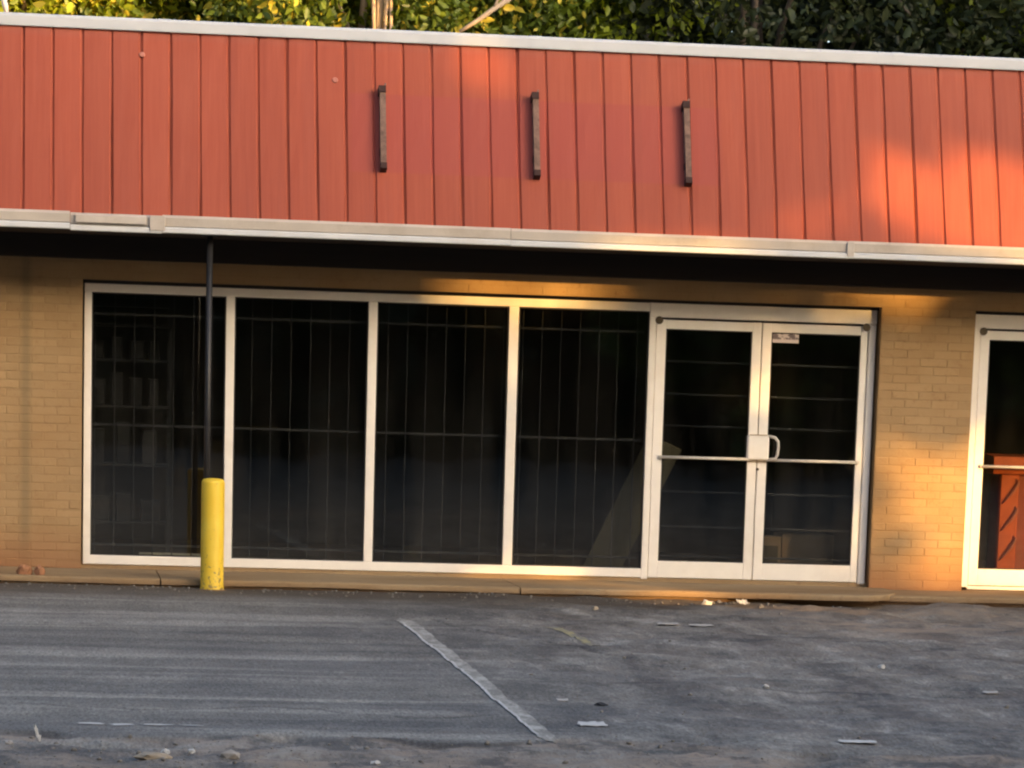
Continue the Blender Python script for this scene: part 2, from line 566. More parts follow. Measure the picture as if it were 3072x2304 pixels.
def sstep(v, a, b):
    t = np.clip((v - a) / (b - a), 0, 1)
    return t * t * (3 - 2 * t)


# ------------------------------------------------------------------ ground
GZ = -0.08
WALK_Y = -1.35


def geo_axis(lo, hi, step, far_lo, far_hi):
    core = np.arange(lo, hi + step * .5, step)
    def grow(start, end, sgn):
        v = start
        s = step
        o = []
        while (end - v) * sgn > 0:
            s *= 1.35
            v = v + sgn * s
            o.append(v)
        return o
    return np.array(grow(lo, far_lo, -1)[::-1] + list(core) + grow(core[-1], far_hi, 1))


CRACKS = [
    ([(2.9, -4.3), (3.05, -5.4), (3.4, -6.4), (3.75, -7.6), (4.2, -8.5)], 0.018),
    ([(3.0, -9.7), (3.8, -10.0), (4.6, -10.25), (5.4, -10.35)], 0.03),
    ([(5.6, -8.9), (6.2, -9.3), (7.0, -9.4)], 0.025),
    ([(-0.6, -11.9), (0.4, -12.2), (1.2, -11.9), (1.9, -12.4), (2.4, -12.2)], 0.02),
]


def edge_y(x):
    """where the broken top layer of asphalt ends in the left foreground"""
    return -13.3 + 0.60 * vnoise(x * 1.05, x * 0 + 3.3) + 0.2 * vnoise(x * 4.1, x * 0 + 8.1) - 0.45 * sstep(x, 1.3, 2.6)


def ground_height(X, Y):
    near = sstep(X, -3.5, -1.0) * sstep(-X, -12, -9.5) * sstep(Y, -19, -16.0)
    h = 0.010 * fbm(X * .35 + 3, Y * .9 + 5, 3) + 0.005 * fbm(X * 1.1, Y * 3.0, 3)
    h = h + 0.0022 * fbm(X * 9, Y * 9, 2)
    right = sstep(X, 2.8, 4.0)
    h = h + right * (0.017 * fbm(X * 2.4 + 40, Y * 2.6, 4) + 0.016 * (0.4 - np.abs(fbm(X * 1.3 + 11, Y * 1.2 + 7, 3))) + 0.004 * np.abs(fbm(X * 7, Y * 7 + 30, 3)))
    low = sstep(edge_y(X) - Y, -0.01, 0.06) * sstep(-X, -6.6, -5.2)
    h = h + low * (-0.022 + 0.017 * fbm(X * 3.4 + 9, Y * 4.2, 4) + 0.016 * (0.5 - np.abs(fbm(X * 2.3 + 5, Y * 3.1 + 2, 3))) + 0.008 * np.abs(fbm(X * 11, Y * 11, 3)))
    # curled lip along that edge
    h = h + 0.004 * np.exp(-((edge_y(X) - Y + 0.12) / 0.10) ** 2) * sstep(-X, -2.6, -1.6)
    # heaved, broken ground by the kerb on the right
    heave = sstep(X, 4.8, 6.6) * sstep(Y, -5.4, -2.8)
    h = h + heave * (0.034 * fbm(X * 1.2 + 2, Y * 1.9, 4) + 0.014 * np.abs(fbm(X * 5.0, Y * 6.0 + 3, 3)))
    h = h - 0.02 * sstep(X, 6.4, 7.4) * np.exp(-((Y + 1.75 + 0.15 * vnoise(X * 2, X * 0)) / 0.16) ** 2)
    # dirt drift against the kerb
    h = h + 0.018 * sstep(Y, WALK_Y - .35, WALK_Y) * (0.5 + 0.5 * vnoise(X * 1.7, X * 0 + 1))
    h = h - 0.035 * sstep(X, 5.3, 6.0) * sstep(Y, WALK_Y - .5, WALK_Y - .12)
    h = h + 0.022 * sstep(X, 5.6, 6.6) * np.exp(-((Y + 2.3 + .3 * vnoise(X * 1.3, X * 0 + 5)) / .35) ** 2)
    crack_ledge_shade = np.zeros_like(X)
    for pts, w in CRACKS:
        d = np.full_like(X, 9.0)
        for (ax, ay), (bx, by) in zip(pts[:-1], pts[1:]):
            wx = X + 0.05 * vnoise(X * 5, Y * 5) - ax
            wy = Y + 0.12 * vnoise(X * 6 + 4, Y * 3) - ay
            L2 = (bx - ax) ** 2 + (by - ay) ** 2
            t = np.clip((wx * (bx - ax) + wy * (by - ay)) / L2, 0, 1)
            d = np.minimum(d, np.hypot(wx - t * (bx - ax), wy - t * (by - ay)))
        crack_ledge_shade = np.maximum(crack_ledge_shade, np.exp(-(d / w) ** 2))
    h = h - 0.012 * crack_ledge_shade
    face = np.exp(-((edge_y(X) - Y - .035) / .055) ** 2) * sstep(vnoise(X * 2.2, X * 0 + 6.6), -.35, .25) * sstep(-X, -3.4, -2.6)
    crack_ledge_shade = np.maximum(crack_ledge_shade, face)  # shadow line under the broken edge, painted in with the cracks
    inside = sstep(Y, WALK_Y + 0.02, WALK_Y + 0.3)
    h = h * (1 - inside) - 0.01 * inside
    return GZ + h * near, low * near, heave * near, crack_ledge_shade * near, near


def gz(x, y):
    return float(ground_height(np.array([x], float), np.array([y], float))[0][0])


def build_ground():
    xs = geo_axis(-1.6, 9.2, 0.032, -500, 500)
    ys = geo_axis(-15.6, -1.0, 0.036, -500, 500)
    X, Y = np.meshgrid(xs, ys)
    Z, low, heave, crack_ledge_shade, near = ground_height(X.ravel(), Y.ravel())
    X = X.ravel()
    Y = Y.ravel()
    nx, ny = len(xs), len(ys)
    i = np.arange(nx * ny).reshape(ny, nx)
    f = np.stack([i[:-1, :-1], i[:-1, 1:], i[1:, 1:], i[1:, :-1]], -1).reshape(-1)
    dirt = np.clip(0.85 * low + 0.6 * heave + 1.0 * sstep(X, 5.0, 6.8) * sstep(Y, -6.2, -3.2) + 0.20 * sstep(X, 2.8, 4) + 0.05, 0, 1)
    soil_pit_shade = 0.85 * sstep(Y + 0.5 * vnoise(X * 1.1, Y * 2), WALK_Y - 2.2, WALK_Y - .3) * near * (1 - 0.6 * sstep(X, 5.5, 7.0))
    pit_shade = np.clip((GZ - 0.02 - Z) / 0.04, 0, 1) * sstep(Y, -16, -15) * (Y < WALK_Y)  # mask that paints shade into the hollows of the asphalt
    soil_pit_shade = np.clip(soil_pit_shade + 0.55 * pit_shade * near, 0, 1)
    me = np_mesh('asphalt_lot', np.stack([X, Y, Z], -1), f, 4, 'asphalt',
                 {'rubble': np.clip(low + .45 * heave, 0, 1) * near, 'dirt': dirt * near, 'soil_pit_shade': soil_pit_shade, 'crack_ledge_shade': crack_ledge_shade * 0.8}, True)
    o = link(bpy.data.objects.new('asphalt_lot', me))
    tag(o, 'worn grey asphalt parking lot in front of the shop', kind='structure')

    def paint(name, x0, x1, y0, y1, mat, wob, taper=0.0, ragged=0.0, n=160, m=4, lean=0.0, zo=0.004):
        V = []
        for a in range(n + 1):
            t = a / n
            y = y0 + (y1 - y0) * t
            e = min(1, t / .04, (1 - t) / .02 + .15)
            cx = (x0 + x1) / 2 + wob * math.sin(t * 3.1 + .5) + lean * t
            hw = (x1 - x0) / 2 * (1 - taper * t) * e
            for b in range(m + 1):
                s = -1 + 2 * b / m
                j = ragged * (random.random() - .5) if b in (0, m) else 0
                V.append((cx + s * hw + j, y))
        V = np.array(V)
        z = ground_height(V[:, 0], V[:, 1])[0] + zo
        idx = np.arange((n + 1) * (m + 1)).reshape(n + 1, m + 1)
        ff = np.stack([idx[:-1, :-1], idx[:-1, 1:], idx[1:, 1:], idx[1:, :-1]], -1).reshape(-1)
        me = np_mesh(name, np.column_stack([V, z]), ff, 4, mat, None, True)
        return link(bpy.data.objects.new(name, me), o)
    paint('parking_line', 2.592, 2.716, -4.25, -13.55, 'line', 0.012, 0.28, 0.004, lean=-0.10)
    paint('parking_line_edge', 2.594, 2.612, -5.0, -13.3, 'white_line_bits', 0.010, 0.1, 0.006, lean=-0.085, zo=0.007)
    paint('yellow_line_remnant', 3.62, 3.72, -5.0, -6.9, 'yellow_line', 0.02, 0.5, 0.02, n=60, lean=0.12)
    for k, (x0, x1, y) in enumerate([(0.17, 0.30, -13.03), (0.34, 0.45, -13.06), (0.50, 0.66, -13.02), (0.70, 0.80, -13.0)]):
        paint('chipped_paint_dash', x0, x1, y, y - 0.08, 'white_line_bits', 0.0, 0.0, 0.03, n=6, m=8)
    return o


lot = build_ground()


# ------------------------------------------------------------------ walkway
def build_walkway():
    root = empty('walkway')
    tag(root, 'low tan concrete walkway and kerb along the shopfront', kind='structure')
    def slab(x0, x1, yf, zt, rnd_end):
        b = MB()
        n = 60
        prev = None
        for k in range(n + 1):
            x = x0 + (x1 - x0) * k / n
            t = max(0, 1 - (x1 - x) / .55) if rnd_end else 0
            front = yf + 0.02 * float(vnoise(np.array([x * 1.3]), np.array([zt * 50]))[0]) + (0.95 * (1 - math.sqrt(max(0, 1 - t * t))) if rnd_end else 0)
            top = zt + 0.004 * float(vnoise(np.array([x * 2.1]), np.array([4.4]))[0])
            uc = .02 + (.13 + .04 * float(vnoise(np.array([x * 3.0]), np.array([7.7]))[0])) * (1 if (x > 5.75 and zt == 0.0) else 0)
            pr = [(front + .03 + uc, -0.12), (front + uc, top - .055), (front - .004, top - .048), (front, top - .012), (front + .014, top), (1.0, top), (1.0, -.12)]
            ring = [b.bm.verts.new((x, y, z)) for y, z in pr]
            if prev:
                for a in range(len(pr) - 1):
                    b.bm.faces.new((prev[a], prev[a + 1], ring[a + 1], ring[a]))
            else:
                b.bm.faces.new(ring[::-1])
            prev = ring
        b.bm.faces.new(prev)
        return b.build('slab', 'walk', root)
    edges = [-6.0, -2.1, 0.95, 3.95, 7.35]
    for a, c in zip(edges[:-1], edges[1:]):
        slab(a + .006, c - .006, WALK_Y, 0.0, c == 7.35)
    slab(7.0, 11.0, WALK_Y + .28, -0.012, False)
    slab(11.012, 14.0, WALK_Y + .28, -0.012, False)
    return root


build_walkway()

# ------------------------------------------------------------------ the shop building
shop = empty('shop_building', (4, 0, 0))
tag(shop, 'single storey tan brick shop with red board mansard and dark glass shopfront', 'building')
SHOP_INV = Matrix.Translation((-4, 0, 0))


def own(o):
    """make o a part of the shop while keeping its world place"""
    o.parent = shop
    o.matrix_parent_inverse = SHOP_INV
    return o


def part(mb, name, mat, label=None):
    o = own(mb.build(name, mat))
    if label:
        o['label'] = label
    return o


def sub(mb, name, mat, parent, label=None):
    o = mb.build(name, mat)
    o.parent = parent
    o.matrix_parent_inverse = SHOP_INV @ Matrix.Identity(4) if False else parent.matrix_basis.inverted() @ SHOP_INV.inverted() @ SHOP_INV
    if label:
        o['label'] = label
    return o


BY = -0.10            # brick face
RH = 0.0713           # brick course
WL, WR = 0.31, 7.215   # shopfront opening
D2L, D2R = 8.055, 9.30  # second door opening
LINT = 34 * RH

# --- wall core (mortar), bricks laid on its face
wall = MB()
mf = BY + 0.0028
wall.box(-6, WL, mf, 0.12, -0.05, 2.80)
wall.box(WR, D2L, mf, 0.12, -0.05, 2.80)
wall.box(D2R, 14, mf, 0.12, -0.05, 2.80)
wall.box(WL, WR, mf, 0.12, LINT, 2.80)
wall.box(D2L, D2R, mf, 0.12, LINT, 2.80)
wall = part(wall, 'wall', 'mortar')


def brick_mesh(length, seed):
    r = random.Random(seed)
    b = MB()
    b.box(-length / 2, length / 2, 0, 0.035, 0, RH - .009, 0.0022)
    for v in b.bm.verts:
        v.co += Vector((r.uniform(-1, 1) * .0012, r.uniform(-1, 1) * .0015, r.uniform(-1, 1) * .0012))
    return b.mesh('brick', 'brick')


def lay(x0, x1, rows, flip, module, objs, stuff, lo=-99, hi=99, vary=None):
    """running bond between x0 and x1; bricks whose centre is in lo..hi become objects"""
    for rw in rows:
        xs = []
        if flip == 'L':      # courses set out from the right hand end
            x = x1
            first = module / 2 if rw % 2 else module
            while x > x0 + .01:
                w = min(first, x - x0)
                xs.append((x - w, x))
                x -= w
                first = module
        else:
            x = x0
            first = module / 2 if rw % 2 else module
            while x < x1 - .01:
                w = min(first, x1 - x)
                xs.append((x, x + w))
                x += w
                first = module
        for a, c in xs:
            (objs if lo < (a + c) / 2 < hi else stuff).append((a, c, rw))


bobj, bstuff = [], []
lay(-6, WL, range(0, 34), 'L', 0.213, bobj, bstuff, lo=-0.62)
lay(WR, D2L, range(0, 34), 'R', (D2L - WR) / 3.5, bobj, bstuff)
lay(D2R, 14, range(0, 34), 'R', 0.213, bstuff, bstuff)
lay(-6, 14, range(34, 39), 'R', 0.213, bstuff, bstuff)
bobj = bobj[:] if len(bobj) <= 300 else bobj
if len(bobj) > 300:
    bobj.sort(key=lambda q: -(q[1] - q[0]))
    bstuff += bobj[300:]
    bobj = bobj[:300]
_bm = {}
for k, (a, c, rw) in enumerate(bobj):
    L = round(c - a - .011, 3)
    key = (L, random.randrange(3))
    if key not in _bm:
        _bm[key] = brick_mesh(L, k)
    o = bpy.data.objects.new('brick', _bm[key])
    o.location = ((a + c) / 2, BY + random.uniform(-.0025, .002), rw * RH + .0055)
    link(o)
    o.parent = wall
    o.matrix_parent_inverse = Matrix.Identity(4)
mb = MB()
for a, c, rw in bstuff:
    dy = random.uniform(-.0025, .002)
    if c - a < .03:
        continue
    mb.box(a + .0055, c - .0055, BY + dy, BY + .03, rw * RH + .0055, (rw + 1) * RH - .0055)
o = mb.build('brickwork', 'brick')
o.parent = wall
o['kind'] = 'stuff'

# --- near-black projecting band along the wall top, soffit, roof deck
part(MB().box(-6, 14, BY - .16, BY - .012, 2.590, 2.788, .006), 'wall_top_band', 'top_band')
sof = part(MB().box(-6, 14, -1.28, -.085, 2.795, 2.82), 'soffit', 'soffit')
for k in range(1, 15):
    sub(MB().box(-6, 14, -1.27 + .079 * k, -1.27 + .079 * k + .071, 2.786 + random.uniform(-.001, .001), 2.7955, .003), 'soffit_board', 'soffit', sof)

YT, ZT, YB, ZB = -0.7258, 4.4132, -1.3247, 2.9264
part(MB().prism([(YB + .03, ZB - .10), (YT + .03, ZT + .02), (YT + .5, ZT + .02), (YT + .5, 2.82), (YB + .05, 2.82)], -6, 14), 'mansard_core', 'red_back')
mans = bpy.data.objects['mansard_core']
SP = 0.2387
X0 = -0.193
SL = math.hypot(YT - YB, ZT - ZB)
ang = math.atan2(YT - YB, ZT - ZB)      # lean back from vertical


def board_mesh(seed):
    r = random.Random(seed)
    b = MB()
    w = SP
    g = 0.013
    prof = [(0.0012, 0.013), (g * .5, 0.0105), (g + .004, 0.0), (w * .33, -0.0016), (w * .66, -0.0016), (w - g - .004, 0.0), (w - g * .5, 0.0105), (w - .0012, 0.013)]
    rows = 7
    grid = []
    for j in range(rows + 1):
        t = j / rows
        z = t * (SL + 0.02)
        wob = [r.uniform(-1, 1) * .0016 for _ in prof]
        sx = .0022 * math.sin(t * 4 + seed * 1.7) + r.uniform(-1, 1) * .0009
        grid.append([b.bm.verts.new((x + sx, y + wb, z)) for (x, y), wb in zip(prof, wob)])
    for j in range(rows):
        for i in range(len(prof) - 1):
            f = b.bm.faces.new((grid[j][i], grid[j][i + 1], grid[j + 1][i + 1], grid[j + 1][i]))
    back = b.bm.verts
    # bottom edge thickness
    lo = [b.bm.verts.new((v.co.x, 0.022, v.co.z)) for v in grid[0]]
    for i in range(len(prof) - 1):
        b.bm.faces.new((lo[i], lo[i + 1], grid[0][i + 1], grid[0][i]))
    return b.mesh('roof_board', 'red')


boards = [board_mesh(s) for s in range(6)]
for k in range(-12, 49):
    o = bpy.data.objects.new('roof_board', boards[random.randrange(6)])
    o.location = (X0 + SP * k, YB - .002 + random.uniform(-.002, .002), ZB - .012 + random.uniform(-.005, .003))
    o.rotation_euler = (-ang, 0, random.uniform(-.004, .004))
    link(o)
    o.parent = mans
# --- coping and flat roof
cy = YT - .03
cop_prof = [(cy, ZT - .003), (cy - .004, ZT + .004), (cy - .004, ZT + .075), (cy + .004, ZT + .0935), (cy + .02, ZT + .098),
            (cy + .34, ZT + .085), (cy + .34, ZT + .02), (cy + .03, ZT + .02), (cy + .018, ZT + .0)]
seams = [-6, -2.35, 0.95, 4.02, 7.1, 10.2, 14]
for a, c in zip(seams[:-1], seams[1:]):
    part(MB().prism(cop_prof, a + .003, c - .003), 'coping', 'coping')
for s in seams[1:-1]:
    part(MB().prism([(y - .003 if y < cy + .01 else y, z + (.003 if z > ZT + .05 else 0)) for y, z in cop_prof], s - .05, s + .05), 'coping_joint', 'coping')
part(MB().box(-6, 14, YT + .3, 9, ZT - .12, ZT - .02), 'flat_roof', 'roofing')
bw = MB()
bw.box(-6, 14, 8.8, 9, -.05, ZT - .12)
bw.box(-6, -5.8, .12, 8.8, -.05, ZT - .12)
bw.box(13.8, 14, .12, 8.8, -.05, ZT - .12)
part(bw, 'rear_wall', 'block')

# --- gutter: beige trough with a paler bottom lip, in lengths
gy = YB - .028
def gutter_len(a, c, dz=0.0, dy=0.0, roll=0.0):
    up = [(gy + dy, 2.826 + dz), (gy - .022 + dy, 2.84 + dz), (gy - .030 + dy, 2.905 + dz), (gy - .022 + dy, 2.924 + dz), (gy + .0 + dy, 2.926 + dz), (gy + .05, 2.92 + dz), (gy + .05, 2.826 + dz)]
    g = part(MB().prism(up, a, c), 'gutter', 'gutter')
    lip = [(gy - .032 + dy, 2.783 + dz), (gy - .040 + dy, 2.789 + dz), (gy - .040 + dy, 2.822 + dz), (gy - .020 + dy, 2.832 + dz), (gy + .03, 2.832 + dz), (gy + .03, 2.783 + dz)]
    sub(MB().prism(lip, a, c), 'gutter_lip', 'gutter_lip', g)
    return g
for a, c, dz, dy in [(-6, -2.0, 0, 0), (-1.996, 0.19, 0.004, 0.0), (0.194, 0.93, -0.006, 0.006), (0.934, 3.78, 0, 0), (3.784, 6.62, -.002, .002), (6.624, 10.2, .001, 0), (10.204, 14, 0, 0)]:
    gutter_len(a, c, dz, dy)
part(MB().prism([(gy - .040, 2.842), (gy - .052, 2.846), (gy - .048, 2.90), (gy - .030, 2.912), (gy - .026, 2.905), (gy - .034, 2.85)], 0.235, 0.80),
     'gutter_patch', 'gutter', 'bent beige patch strip on the gutter')
part(MB().box(0.83, 0.955, gy - .0455, gy - .02, 2.80, 2.918, .003), 'gutter_bracket', 'gutter')
part(MB().box(6.60, 6.66, gy - .044, gy - .02, 2.80, 2.92, .003), 'gutter_bracket', 'gutter')

# --- leftover sign brackets on the mansard
def on_slope(x, s, h=0.0):
    """point on the mansard face: s metres up the slope from its foot, h out from it"""
    ny, nz = -math.cos(ang), math.sin(ang)
    return Vector((x, YB + math.sin(ang) * s + ny * h, ZB + math.cos(ang) * s + nz * h))


def bracket(x, s0, s1, side):
    o = MB()
    # a U channel lying up the slope
    def bar(xa, xb, ha, hb, sa, sb):
        c = []
        for xx in (xa, xb):
            for hh in (ha, hb):
                for ss in (sa, sb):
                    c.append(o.bm.verts.new(on_slope(xx, ss, hh)))
        for q in ((0, 1, 3, 2), (4, 6, 7, 5), (0, 4, 5, 1), (2, 3, 7, 6), (0, 2, 6, 4), (1, 5, 7, 3)):
            o.bm.faces.new([c[i] for i in q])
    bar(x - .024, x - .016, .002, .075, s0, s1)
    bar(x + .016, x + .024, .002, .075, s0, s1)
    bar(x - .0245, x + .0245, .0755, .083, s0, s1)
    g = part(o, 'sign_bracket', 'rust', 'rusty vertical steel bracket left from a removed sign')
    cap = MB()
    o = cap
    bar(x - .034, x + .026, .0025, .095, s1 - .045, s1 + .012)
    sub(cap, 'bracket_cap', 'rust_dark', g)
    foot = MB()
    o = foot
    bar(x - .026, x + .028, .0025, .085, s0 - .02, s0 + .03)
    bar(x - .028, x - .010, .0025, .05, s0 + .12, s0 + .17)
    sub(foot, 'bracket_foot', 'rust_dark', g)
    tip = MB()
    tip.tube([on_slope(x + .01, s1 + .01, .05), on_slope(x + .03 * side, s1 + .06, .03)], [.012, .007], 6)
    sub(tip, 'bracket_hook', 'rust', g)


cs = math.cos(ang)
bracket(2.735, (3.36 - ZB) / cs, (4.00 - ZB) / cs, 1)
bracket(4.005, (3.35 - ZB) / cs, (4.00 - ZB) / cs, 1)
bracket(5.272, (3.34 - ZB) / cs, (3.98 - ZB) / cs, 1)
# bleached screw spots
for x, z in ((1.02 - .25, 4.22), (2.35, 4.08)):
    s = (z - ZB) / cs
    b = MB()
    p0, p1 = on_slope(x, s, -.002), on_slope(x, s, .006)
    b.tube([p0, p1], [.026, .020], 10)
    part(b, 'screw_plug', 'plug')

# --- shopfront frames
FD = 0.055        # frame depth
TOPZ = 2.395
BOTZ = 0.034
fr = MB()
fr.box(.325, 5.19, 0, FD, TOPZ - .072, TOPZ, .004)           # head
fr.box(.325, 5.19, -.006, FD, BOTZ, BOTZ + .078, .004)        # sill
fr.box(.3255, .388, .0015, FD - .002, BOTZ + .078, TOPZ - .072, .003)
wf = part(fr, 'window_frame', 'frame')
part(MB().box(.30, 7.23, .008, .11, -.04, BOTZ - .002), 'sill_pad', 'walk')
part(MB().box(.31, 7.22, .012, .10, TOPZ + .002, LINT + .02), 'head_gap', 'seal')
mull = [(1.562, .074), (2.781, .076), (4.0, .084)]
for x, w in mull:
    sub(MB().box(x - w / 2, x + w / 2, -.004, FD, BOTZ + .0785, TOPZ - .0725, .004), 'mullion', 'frame', wf)
xs = [.388] + [v for x, w in mull for v in (x - w / 2, x + w / 2)] + [5.185]
for k in range(4):
    a, c = xs[2 * k], xs[2 * k + 1]
    sub(MB().box(a - .002, c + .002, .026, .034, BOTZ + .07, TOPZ - .065), 'pane', 'glass', wf)
    g = MB()
    g.box(a, a + .012, .010, .026, BOTZ + .078, TOPZ - .072)
    g.box(c - .012, c, .010, .026, BOTZ + .078, TOPZ - .072)
    g.box(a + .012, c - .012, .010, .026, BOTZ + .078, BOTZ + .09)
    g.box(a + .012, c - .012, .010, .026, TOPZ - .084, TOPZ - .072)
    sub(g, 'gasket', 'seal', wf)


def door_leaf(x0, x1, stile_l, stile_r, label):
    d = MB()
    zt, zb = 2.258, .036
    d.box(x0, x0 + stile_l, .004, .05, zb, zt, .004)
    d.box(x1 - stile_r, x1, .004, .05, zb, zt, .004)
    d.box(x0 + stile_l, x1 - stile_r, .0055, .048, zt - .078, zt - .001, .003)
    d.box(x0 + stile_l, x1 - stile_r, .0055, .048, zb + .001, zb + .146, .003)
    o = part(d, 'door', 'frame', label)
    a, c = x0 + stile_l, x1 - stile_r
    sub(MB().box(a - .004, c + .004, .024, .032, zb + .14, zt - .07), 'pane', 'glass', o)
    g = MB()
    g.box(a, a + .010, .012, .024, zb + .146, zt - .078)
    g.box(c - .010, c, .012, .024, zb + .146, zt - .078)
    g.box(a + .01, c - .01, .012, .024, zb + .146, zb + .156)
    g.box(a + .01, c - .01, .012, .024, zt - .088, zt - .078)
    sub(g, 'gasket', 'seal', o)
    b = MB()
    b.tube([(a - .012, -.022, 1.082), (c + .012, -.022, 1.084)], .0135, 10)
    b.box(a - .03, a - .008, -.024, .004, 1.068, 1.098, .003)
    b.box(c + .008, c + .03, -.024, .004, 1.068, 1.098, .003)
    sub(b, 'push_bar', 'bar_metal', o)
    return o


df = MB()
df.box(5.1855, 5.243, -.008, FD + .02, .02, TOPZ - .118, .004)
df.box(7.128, 7.196, -.008, FD + .02, .02, TOPZ - .118, .010)
df.box(5.1855, 7.196, -.010, FD + .02, TOPZ - .118, TOPZ + .002, .005)
df.box(5.243, 7.128, .012, .06, 0.0, .03, .003)
dfo = part(df, 'door_frame', 'frame')
for x in (5.268, 7.105):
    sub(MB().tube([(x, -.006, 2.25), (x, -.0165, 2.25)], .034, 16), 'pivot_cover', 'pivot', dfo)
leafL = door_leaf(5.249, 6.176, .086, .080, None)
leafR = door_leaf(6.186, 7.122, .082, .060, None)
sub(MB().box(6.1765, 6.1855, .02, .045, .04, 2.25), 'meeting_seal', 'gutter', leafL)
lk = MB().box(6.082, 6.278, -.042, .003, 1.080, 1.298, .012)
sub(lk, 'lock_box', 'frame', leafL)
sub(MB().box(6.10, 6.26, -.047, -.041, 1.293, 1.301, .002).box(6.10, 6.26, -.046, -.041, 1.078, 1.085, .002), 'lock_box_seam', 'carton', leafL)
hp = [(6.262, .004, 1.285), (6.285, -.045, 1.285), (6.325, -.052, 1.278), (6.352, -.055, 1.245), (6.356, -.056, 1.19), (6.350, -.055, 1.13), (6.335, -.052, 1.096), (6.29, -.045, 1.088), (6.262, .004, 1.088)]
sub(MB().tube(hp, .0135, 10), 'pull_handle', 'bar_metal', leafR)
sub(MB().tube([(6.19, .006, 1.0), (6.19, -.006, 1.0)], .012, 10), 'keyhole', 'pivot', leafR)
sub(MB().box(6.27, 6.512, .0195, .0228, 2.094, 2.176), 'sticker', 'sticker', leafR, 'small scuffed white printed sticker at the top of the door glass')

# second door, cut by the right edge of the picture
df = MB()
df.box(8.070, 8.130, -.008, FD + .02, .02, TOPZ - .118, .004)
df.box(9.22, 9.285, -.008, FD + .02, .02, TOPZ - .118, .004)
df.box(8.070, 9.285, -.010, FD + .02, TOPZ - .118, TOPZ + .002, .005)
df.box(8.130, 9.22, .012, .06, 0.0, .03, .003)
dfo2 = part(df, 'door_frame', 'frame')
sub(MB().tube([(8.155, -.006, 2.25), (8.155, -.0165, 2.25)], .034, 16), 'pivot_cover', 'pivot', dfo2)
part(MB().box(8.05, 9.305, .012, .10, TOPZ + .004, LINT + .02), 'head_gap', 'seal')
leaf2 = door_leaf(8.136, 9.214, .082, .08, None)

# --- the room behind the glass
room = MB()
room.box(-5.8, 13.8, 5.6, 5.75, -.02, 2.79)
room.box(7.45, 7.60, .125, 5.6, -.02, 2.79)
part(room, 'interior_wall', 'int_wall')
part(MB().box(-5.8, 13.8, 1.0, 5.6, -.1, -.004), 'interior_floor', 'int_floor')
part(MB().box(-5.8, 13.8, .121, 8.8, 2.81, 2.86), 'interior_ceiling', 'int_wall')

# --- burglar bars behind the windows and doors
gr = MB()
for z in (2.146, 1.218, .20):
    gr.box(.34, 5.16, .105, .117, z - .010, z + .010)
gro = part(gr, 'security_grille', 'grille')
bar_me = None
x = .42
k = 0
while x < 5.15:
    sub(MB().tube([(x, .126, .06), (x, .126, 2.36)], .0055, 6, False), 'bar', 'grille', gro)
    x += .1672
    k += 1
gr = MB()
gr.box(5.27, 5.30, .105, .117, .06, 2.30)
gr.box(7.08, 7.11, .105, .117, .06, 2.30)
gr.box(6.165, 6.195, .105, .117, .06, 2.30)
gro = part(gr, 'door_grille', 'grille')
for z in (1.902, 1.622, 1.350, .781, .477, .22):
    sub(MB().tube([(5.27, .126, z + .004), (7.11, .126, z)], .011, 6), 'bar', 'grille', gro)


# ------------------------------------------------------------------ things inside
def leaning_plank():
    b = MB()
    b.box(-.16, .16, -.009, .009, 0, 1.34, .002)
    o = b.build('leaning_plank', 'plywood')
    o.location = (4.86, .42, .002)
    o.rotation_euler = (math.radians(9), math.radians(24), 0)
    return tag(o, 'plywood plank leaning sideways behind the glass between window and door', 'plank')


leaning_plank()
o = MB().box(.81, 1.45, .19, .225, .0, .135, .003).build('reflection_strip', 'strip_glint')  # put in for a bright reflection low in the glass
tag(o, 'pale strip behind the leftmost window standing in for a bright reflection', 'glint strip')
o = MB().box(1.66, 2.05, .20, .23, .0, .118, .003).build('reflection_strip', 'plywood')  # second strip, likewise put in for a reflection in the pane
tag(o, 'short brown strip behind the second window standing in for a reflection', 'glint strip')


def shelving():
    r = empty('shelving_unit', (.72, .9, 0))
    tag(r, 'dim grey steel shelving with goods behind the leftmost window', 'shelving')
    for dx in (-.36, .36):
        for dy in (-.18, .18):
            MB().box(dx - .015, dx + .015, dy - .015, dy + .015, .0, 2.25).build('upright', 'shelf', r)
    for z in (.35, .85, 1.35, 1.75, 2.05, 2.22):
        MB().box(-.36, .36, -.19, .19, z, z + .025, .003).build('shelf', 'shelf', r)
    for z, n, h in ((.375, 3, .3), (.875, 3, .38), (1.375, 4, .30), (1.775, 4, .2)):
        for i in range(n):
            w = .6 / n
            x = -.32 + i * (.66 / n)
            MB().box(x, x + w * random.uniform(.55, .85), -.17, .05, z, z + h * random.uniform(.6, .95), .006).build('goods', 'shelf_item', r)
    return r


shelving()


def carton(x0, x1, y0, y1, h, label, opened):
    r = empty('cardboard_box', ((x0 + x1) / 2, (y0 + y1) / 2, 0))
    tag(r, label, 'box', 'boxes behind the door glass')
    w, d = (x1 - x0) / 2, (y1 - y0) / 2
    b = MB()
    b.box(-w, w, -d, d, 0, h, .004)
    b.build('body', 'carton', r)
    if opened:
        MB().box(-w * .75, w * .75, -d - .004, -d - .001, h * .18, h * .8).build('window', 'carton_dark', r)
    else:
        MB().box(-w, w, -d - .012, -d - .002, h - .10, h - .005).build('flap', 'carton', r)
    return r


carton(6.30, 6.52, .45, .75, .40, 'small open fronted carton on the floor behind the right door leaf', True)
carton(6.55, 7.02, .55, .95, .42, 'wider cardboard carton on the floor behind the right door leaf', False)


